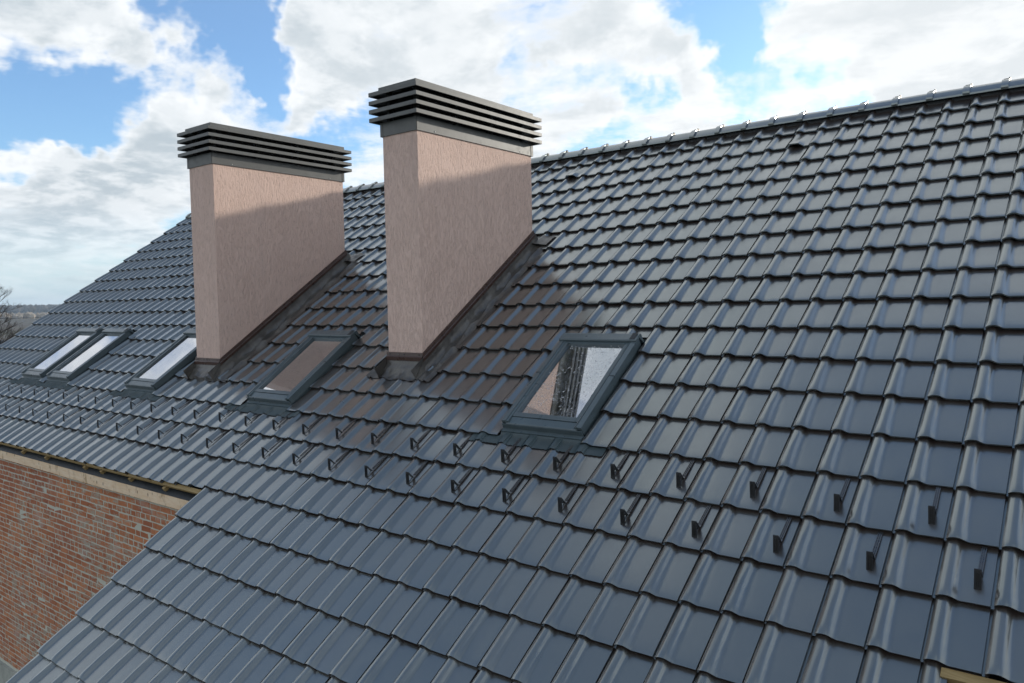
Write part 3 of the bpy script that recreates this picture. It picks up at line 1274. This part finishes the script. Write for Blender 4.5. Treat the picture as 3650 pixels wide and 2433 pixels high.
    def louvre(z, over, lip, rise, inn):
        """a ring with a vertical lip outside and a sheet rising inwards"""
        mb = MB()
        def loop(d, zz_):
            return [(x0 - d, y0 - d, zz_), (x1 + d, y0 - d, zz_), (x1 + d, y1 + d, zz_), (x0 - d, y1 + d, zz_)]
        L = [loop(-inn, z + rise + lip), loop(over, z + lip), loop(over, z), loop(over - 0.014, z), loop(over - 0.014, z + lip - 0.006), loop(-inn, z + rise + lip - 0.008)]
        for a_, b_ in zip(L, L[1:] + L[:1]):
            for s in range(4):
                s2 = (s + 1) % 4
                mb.poly([a_[s], b_[s], b_[s2], a_[s2]])
        return mb.weld()
    z4 = zt + ch + 0.006
    for q in range(4):
        sub(louvre(z4 + q * 0.0785, 0.086, 0.036, 0.032, 0.035), 'cap_slat', 'cap', bevel=0.0015)
    zl = z4 + 3 * 0.0785 + 0.034
    mb = MB()
    mb.ring((x0 - 0.020, x1 + 0.020, y0 - 0.020, y1 + 0.020), (x0 - 0.004, x1 + 0.004, y0 - 0.004, y1 + 0.004), zl + 0.012, zl + 0.052)
    mb.box(x0 - 0.004, x1 + 0.004, y0 - 0.004, y1 + 0.004, zl + 0.030, zl + 0.047)
    sub(mb, 'cap_lid', 'cap')
    for ch_ in list(shaft.children):
        if ch_.name.split('.')[0] not in ('side_flashing', 'back_saddle'):
            ch_.matrix_local = Matrix()
    return shaft


build_chimney(CHIM[0], 'nearer and taller looking pink rendered chimney with louvred dark cap', 0)
build_chimney(CHIM[1], 'farther pink rendered chimney with louvred dark cap', 1)


# ---- roof windows
def build_window(wc, key, label):
    xc = wc * CW
    hw = WHALF * CW
    y1_, y0_ = -WTOP * G, -WBOT * G
    yc = (y0_ + y1_) / 2
    hl = (y1_ - y0_) / 2
    H = 0.070

    def sub(mb, name, mat, smooth=None, bevel=0.0, parent=None):
        o_ = mb.build(name, mat, parent, smooth, bevel)
        return o_
    # frame: the outer box
    fr = MB().ring((-hw + 0.012, hw - 0.012, -hl + 0.03, hl - 0.03), (-hw + 0.055, hw - 0.055, -hl + 0.11, hl - 0.075), -0.10, H - 0.022)
    frame = part(fr, 'roof_window', 'frame', bevel=0.002)
    frame.matrix_local = HINV @ ROOF_M @ Matrix.Translation((xc, yc, 0))
    frame['label'] = label
    # side covers with a groove
    for s in (-1, 1):
        x_out, x_in = s * hw, s * (hw - 0.062)
        pr = [(x_out, 0.0), (x_out, H), (x_out - s * 0.040, H + 0.004), (x_out - s * 0.042, H - 0.004), (x_out - s * 0.048, H - 0.004), (x_out - s * 0.050, H + 0.001),
              (x_in, H - 0.003), (x_in, H - 0.024), (x_out - s * 0.012, H - 0.024), (x_out - s * 0.008, 0.0)]
        sub(MB().prism(pr, 1, -hl + 0.010, hl - 0.045), 'side_cover', 'frame', bevel=0.0012, parent=frame)
    # joint clips on the covers
    mb = MB()
    mb.box(-hw - .001, -hw + 0.041, 0.03, 0.033, H - .02, H + 0.0056)
    mb.box(hw - 0.041, hw + .001, 0.03, 0.033, H - .02, H + 0.0056)
    sub(mb, 'cover_joint', 'membrane', parent=frame)
    # hood along the top
    pr = [(hl, 0.0), (hl, H + 0.006), (hl - 0.018, H + 0.016), (hl - 0.095, H + 0.020), (hl - 0.102, H + 0.014), (hl - 0.102, H - 0.004), (hl - 0.04, H - 0.006), (hl - 0.012, 0.0)]
    sub(MB().prism(pr, 0, -hw - 0.004, hw + 0.004), 'hood', 'frame', bevel=0.0015, parent=frame)
    sub(MB().box(hw - 0.055, hw - 0.012, hl - 0.092, hl - 0.014, H + 0.0215, H + 0.0235), 'hood_cap', 'membrane', parent=frame)
    # sill cover along the bottom: lower than the sides, with a drop in front
    pr = [(-hl, -0.012), (-hl, H - 0.022), (-hl + 0.006, H - 0.018), (-hl + 0.070, H - 0.012), (-hl + 0.072, H - 0.030), (-hl + 0.010, H - 0.034), (-hl + 0.008, -0.012)]
    sub(MB().prism(pr, 0, -hw + 0.0405, hw - 0.0405), 'sill_cover', 'frame', bevel=0.001, parent=frame)
    sub(MB().box(-hw - 0.001, hw + 0.001, -hl - 0.004, -hl + 0.004, -0.012, H - 0.026), 'sill_front', 'frame', parent=frame)
    # sash ring round the glass
    gx0, gx1, gy0, gy1 = -hw + 0.088, hw - 0.088, -hl + 0.118, hl - 0.118
    sash = MB().ring((-hw + 0.063, hw - 0.063, -hl + 0.073, hl - 0.096), (gx0, gx1, gy0, gy1), H - 0.050, H - 0.006)
    sash_o = sub(sash, 'sash', 'frame', bevel=0.003, parent=frame)
    gl = {'A': 'glass_dusty', 'C': 'glass_light'}.get(key, 'glass')
    sub(MB().box(gx0 - 0.004, gx1 + 0.004, gy0 - 0.004, gy1 + 0.004, H - 0.034, H - 0.026), 'pane', gl, parent=frame)
    # cream lining behind the glass in two steps, and a sheet coloured dark for the unlit room
    mb = MB().ring((gx0 - 0.02, gx1 + 0.02, gy0 - 0.02, gy1 + 0.02), (gx0 + 0.040, gx1 - 0.040, gy0 + 0.040, gy1 - 0.040), H - 0.085, H - 0.052)
    mb.ring((gx0 - 0.02, gx1 + 0.02, gy0 - 0.02, gy1 + 0.02), (gx0 + 0.004, gx1 - 0.004, gy0 + 0.004, gy1 - 0.004), -0.35, H - 0.0855)
    sub(mb, 'lining', 'liner', parent=frame)
    sub(MB().box(gx0 - 0.02, gx1 + 0.02, gy0 - 0.02, gy1 + 0.02, -0.37, -0.352), 'dark_backing', 'dark', parent=frame)
    # gutters at the sides and above, under the tile edges
    mb = MB()
    mb.box(hw - 0.004, hw + 0.075, -hl - 0.05, hl + 0.05, -0.056, -0.052)
    mb.box(-hw - 0.075, -hw + 0.004, -hl - 0.05, hl + 0.05, -0.056, -0.052)
    mb.box(-hw - 0.075, hw + 0.075, hl + 0.051, hl + 0.16, -0.060, -0.050)
    sub(mb, 'gutter', 'apron', parent=frame)
    # pleated apron dressed over the tiles below
    r0_, r1_ = WBOT - 0.02, 15.235
    step_ = 0.0105
    xl, xr = -hw - 0.26, hw + 0.215
    nx = int((xr - xl) / (step_ / 2))
    lines = []
    flange = []
    NQ = 9
    for q in range(NQ):
        s = q / (NQ - 1)
        line = []
        for j in range(nx + 1):
            xx = xl + (xr - xl) * j / nx
            uu = ((xx + xc) / CW) % 1.0
            rr = r0_ + (r1_ - r0_) * s
            vv = 16 - rr - (0 if rr >= 15 else 0)
            t_ = prof(uu, min(1, vv)) - STEP * vv + 0.008
            ple = (0.0034 if j % 2 else -0.0034) * (1.0 if s > 0.25 else 0.25)
            top_ = -0.004
            w_ = min(1, max(0, (s - 0.12) / 0.45))
            w_ = w_ * w_ * (3 - 2 * w_)
            out_side = abs(xx) > hw + 0.01
            z_ = (top_ * (1 - w_) + t_ * w_) if not out_side else t_ - (0.012 if s < 0.5 else 0.0)
            line.append((xx, -rr * G - yc + (0.003 * math.sin(j * 0.9) if q == NQ - 1 else 0), z_ + ple))
        lines.append(line)
    mb = MB()
    nn = nx + 1
    mb.v = [p for l_ in lines for p in l_]
    for q in range(NQ - 1):
        for j in range(nx):
            a_ = q * nn + j
            mb.f.append((a_ + nn, a_ + nn + 1, a_ + 1, a_))
    sub(mb, 'apron', 'apron', parent=frame)
    sub(MB().box(-hw - 0.002, hw + 0.002, -hl - 0.035, -hl - 0.003, -0.010, 0.004), 'apron_flange', 'frame', parent=frame)
    return frame


build_window(WINDOWS[0][0], 'A', 'nearest roof window, rain spotted glass half mirroring the chimney')
build_window(WINDOWS[1][0], 'B', 'roof window between the two chimneys, brownish glass')
build_window(WINDOWS[2][0], 'C', 'roof window half hidden behind the farther chimney')
build_window(WINDOWS[3][0], 'D', 'right one of the paired roof windows mirroring the sky')
build_window(WINDOWS[4][0], 'E', 'left one of the paired roof windows mirroring the sky')


# ---- snow guards: one strap bent into a triangular hook, lying on the tiles
def guard_parts():
    hw = 0.015
    strap, plate, brace = MB(), MB(), MB()
    zs = 0.004
    t = 0.0035

    def bar(mb, a, b, h_, th):
        """flat bar of half width h_ from a to b (y,z), thickness th along the normal in the yz plane"""
        d = Vector((b[0] - a[0], b[1] - a[1]))
        d.normalize()
        nrm = Vector((-d.y, d.x)) * th
        mb.prism([(a[0], a[1]), (b[0], b[1]), (b[0] + nrm.x, b[1] + nrm.y), (a[0] + nrm.x, a[1] + nrm.y)], 0, -h_, h_)
    B = (0.0, zs)
    S = (0.068, zs + 0.001)
    T = (0.090 * SP + 0.0, zs + 0.090 * CP)
    bar(strap, (0.262, zs - 0.020), S, hw * 0.72, -t * .5)
    for xx in (-0.009, 0.0, 0.009):
        strap.prism([(0.095, zs + t * 1.0 - 0.0025), (0.258, zs - 0.016), (0.258, zs - 0.0135), (0.095, zs + t + 0.0012)], 0, xx - 0.0016, xx + 0.0016)
    bar(strap, S, (B[0] + 0.004, B[1] - 0.001), hw * 0.35, -t * 0.8)
    bar(plate, (B[0], B[1] - 0.004), T, hw, -t)
    for xx in (-0.008, 0.0, 0.008):
        a, b = Vector((B[0] + 0.010 * SP, B[1] + 0.010 * CP)), Vector((T[0] - 0.014 * SP, T[1] - 0.014 * CP))
        plate.prism([(a.x, a.y), (b.x, b.y), (b.x - 0.0022, b.y + 0.0008), (a.x - 0.0022, a.y + 0.0008)], 0, xx - 0.0015, xx + 0.0015)
    bar(brace, T, S, hw * 0.95, t)
    return [('strap', strap.mesh('strap', 'strap')), ('plate', plate.mesh('plate', 'hook')), ('brace', brace.mesh('brace', 'hook'))]


GP = guard_parts()
ORD = ['first', 'second', 'third', 'fourth', 'fifth', 'sixth', 'seventh', 'eighth', 'ninth', 'tenth', 'eleventh', 'twelfth', 'thirteenth',
       'fourteenth', 'fifteenth', 'sixteenth', 'seventeenth', 'eighteenth', 'nineteenth', 'twentieth', 'twenty-first', 'twenty-second',
       'twenty-third', 'twenty-fourth', 'twenty-fifth', 'twenty-sixth', 'twenty-seventh', 'twenty-eighth', 'twenty-ninth', 'thirtieth']


def guard_row(cfirst, row, rowname, n):
    for q in range(n):
        c = cfirst - 2 * q
        e = empty('snow_guard')
        uu, vv = c % 1.0, math.ceil(row) - row
        zt_ = tz(uu, vv)
        rx = PITCH - math.atan(STEP / G) * -1 * 0 + random.gauss(0, 0.012)
        e.matrix_world = Matrix.Translation(rw(c * CW + random.gauss(0, .002), -row * G + random.gauss(0, .003), zt_)) @ Matrix.Rotation(rx, 4, 'X') @ Matrix.Rotation(random.gauss(0, 0.02), 4, 'Z')
        where = ORD[q] + ' from the right in the ' + rowname + ' row'
        tag(e, 'black steel snow guard hook, ' + where, 'snow guard', 'snow guards in two rows across the roof')
        for nm, me in GP:
            link(nm, me, e)


guard_row(0.69, 15.76, 'upper', 28)
guard_row(1.69, 16.76, 'lower', 26)

# ------------------------------------------------------------------ eave and brick wall under the left part of the roof
XE0, XE1 = C0 * CW, WING_C0 * CW + 0.05
yE = -EAVE * G
ev = MB()
ev.box(XE0 + 0.03, XE1 + 0.4, -18.35 * G, -17.2 * G, -0.100, -0.094)
eave = part(ev, 'eave_sheet', 'eave', roof_space=True)
MB().box(XE0 + 0.02, XE1 + 0.3, -18.19 * G, -18.06 * G, -0.052, -0.030).build('eave_batten', 'batten', eave)
for xb in (-9.469, -8.802, -7.815, -7.429, -6.811, -6.139, -10.3, -11.2, -12.05, -13.0):
    MB().box(xb - 0.022, xb + 0.022, -18.24 * G - random.uniform(0, .012), -17.7 * G, -0.093, -0.0585).build('batten_end', 'batten', eave)

pl0 = rw(0, -18.335 * G, -0.094)
YP = pl0.y
ZP1 = pl0.z - 0.004
fa = MB()
xj = -8.45
bb1 = MB().box(XE0 + 0.1, xj, YP + 0.002, YP + 0.026, ZP1 - 0.108, ZP1)
fas = part(bb1, 'fascia_board', 'plank', bevel=0.002)
fas['label'] = 'raw knotty pine fascia board under the eave, farther length'
bb2 = MB().box(xj + 0.002, XE1 + 0.3, YP, YP + 0.024, ZP1 - 0.112, ZP1 - 0.002)
fas = part(bb2, 'fascia_board', 'plank', bevel=0.002)
fas['label'] = 'raw knotty pine fascia board under the eave, nearer length'

YW = YP + 0.055                  # face of the brickwork
ZT = ZP1 - 0.085                 # top of the bricks
ZB = -6.53                       # top of the concrete plinth
XW0, XW1 = C0 * CW + 0.25, WING_C0 * CW + 0.9
wall = part(MB().box(XW0, XW1, YW + 0.0005, YW + 0.30, ZG, ZT + 0.05), 'wall', 'mortar')
wall['label'] = 'old red brick wall with smeared pale mortar'
MB().box(XW0 + 0.01, XW1 - 0.5, YW - 0.035, YW + 0.003, ZG + 0.01, ZB).build('plinth', 'concrete', None).parent = wall
wall.children[0].matrix_local = Matrix()
# cement patch beside the wing verge
mb = MB()
pp = [(-6.95, -5.72), (-6.80, -5.66), (-6.62, -5.70), (-6.5, -5.9), (-6.55, -6.15), (-6.78, -6.28), (-6.93, -6.1), (-6.99, -5.9)]
mb.poly([(x_, YW - 0.010, z_) for x_, z_ in pp][::-1])
for q in range(len(pp)):
    a, b = pp[q], pp[(q + 1) % len(pp)]
    mb.poly([(a[0], YW - 0.010, a[1]), (b[0], YW - 0.010, b[1]), (b[0], YW + 0.004, b[1]), (a[0], YW + 0.004, a[1])])
cp_ = mb.build('cement_patch', 'concrete')
cp_.parent = wall

CH, BL = 0.0625, 0.198           # course height, brick pitch
bricks = []
nz = int((ZT - ZB) / CH)
for kz in range(nz):
    z = ZT - (kz + 1) * CH
    rs = random.Random(500 + kz)
    header_row = (kz % 5 == 3)
    xx = XW1 - rs.uniform(0, BL)
    while xx > XW0:
        L = BL if not (header_row or rs.random() < 0.22) else BL / 2
        bricks.append((xx - L, z, L))
        xx -= L
X0F = XW0
bricks = [b for b in bricks if b[0] > X0F]


def brick_mesh(L, seed):
    rs = random.Random(seed)
    mb = MB()
    h = CH - 0.0135
    l_ = L - 0.017
    mb.box(0, l_, -0.002, 0.02, 0, h)
    mb.v = [(x_ + rs.gauss(0, .0018), y_ + (rs.gauss(0, .0008) if y_ < 0 else 0), z_ + rs.gauss(0, .0018)) for x_, y_, z_ in mb.v]
    return mb


BM = {(L, s): brick_mesh(L, s * 7 + int(L * 100)) for L in (BL, BL / 2) for s in range(5)}
BME = {key: mb.mesh('brick', 'brick') for key, mb in BM.items()}


def brick_size(b):
    p = to_pix((b[0] + b[2] / 2, YW, b[1] + CH / 2))
    if p is None or not (0 < p[0] < 3650 and 0 < p[1] < 2433):
        return 0
    # hidden behind the wing roof?
    P = Vector((b[0] + b[2] / 2, YW, b[1] + CH / 2))
    d = P - CAM
    nrm = Vector((0, -SP, CP))
    den_ = d.dot(nrm)
    if abs(den_) > 1e-6:
        t_ = -CAM.dot(nrm) / den_
        if 0 < t_ < 0.999:
            hit = CAM + d * t_
            if hit.x > WING_C0 * CW:
                return 0
    return b[2] / p[2] ** 2


order = sorted(bricks, key=brick_size, reverse=True)
vis_n = [b for b in order if brick_size(b) > 0]
one = set(vis_n[:300])
bf = MB()
for b in bricks:
    s = random.randrange(5)
    dy = random.gauss(0, 0.0008)
    dx, dz = random.gauss(0, 0.002), random.gauss(0, 0.0016)
    rot = (random.gauss(0, .01), random.gauss(0, .006), random.gauss(0, .005))
    loc = Vector((b[0] + dx + 0.005, YW + dy, b[1] + dz + 0.005))
    if b in one:
        link('brick', BME[(b[2], s)], wall, loc, rot)
    else:
        i = len(bf.v)
        bf.v += [(x_ + loc.x, y_ + loc.y, z_ + loc.z) for x_, y_, z_ in BM[(b[2], s)].v]
        bf.f += [tuple(i + q for q in f) for f in BM[(b[2], s)].f]
bfo = link('brick_field', bf.mesh('brick_field', 'brick'), wall)
tag(bfo, kind='stuff')

# remaining walls of the house (gables, back, wing), plain render, out of the picture
zE = -EAVE * G * SP
ow = MB()
yB = 18 * G * CP - 0.1
xr_ = (C1 + 1) * CW - 0.15
xl_ = XW0 + 0.05
for xg in (xl_, xr_):
    pts = [(YW + 0.31, ZG), (yB - 0.06, ZG), (yB - 0.06, zE - 0.1), (0.0, -0.22), (YW + 0.31, YW * SP / CP - 0.16)]
    ow.prism(pts, 0, xg - 0.04, xg)
ow.box(xl_ + 0.001, xr_ - 0.041, yB - 0.05, yB, ZG, zE - 0.1)
part(ow, 'gable_walls', 'mortar')
ww = MB()
xw = WING_C0 * CW + 0.22
yW2 = -WING_EAVE * G * CP + 0.25
zt2 = -0.14 / CP
ww.prism([(yW2, ZG), (YW - 0.01, ZG), (YW - 0.01, (YW - 0.01) * SP / CP + zt2), (yW2, yW2 * SP / CP + zt2)], 0, xw, xw + 0.25)
ww.box(xw + 0.251, xr_, yW2, yW2 + 0.25, ZG, yW2 * SP / CP + zt2 - 0.02)
part(ww, 'wing_wall', 'mortar')
# verge board under the wing tiles
vb = MB().box(WING_C0 * CW + 0.03, WING_C0 * CW + 0.05, -WING_EAVE * G, -18.4 * G, -0.20, -0.06)
part(vb, 'verge_board', 'batten', roof_space=True)

# ------------------------------------------------------------------ hazy air
hz = MB().box(-4300, 4300, -4300, 4300, ZG - 1.0, 60.0).build('haze', 'membrane')
hm = bpy.data.materials.new('thin_haze')
hm.use_nodes = True
t = NT(hm.node_tree)
t.n.clear()
out = t.add('ShaderNodeOutputMaterial')
pv = t.add('ShaderNodeVolumePrincipled')
pv.inputs['Color'].default_value = (0.66, 0.82, 1.0, 1)
pv.inputs['Density'].default_value = 0.00015
pv.inputs['Anisotropy'].default_value = 0.2
t.l.new(pv.outputs[0], out.inputs['Volume'])
hz.data.materials.clear()
hz.data.materials.append(hm)
tag(hz, kind='stuff')
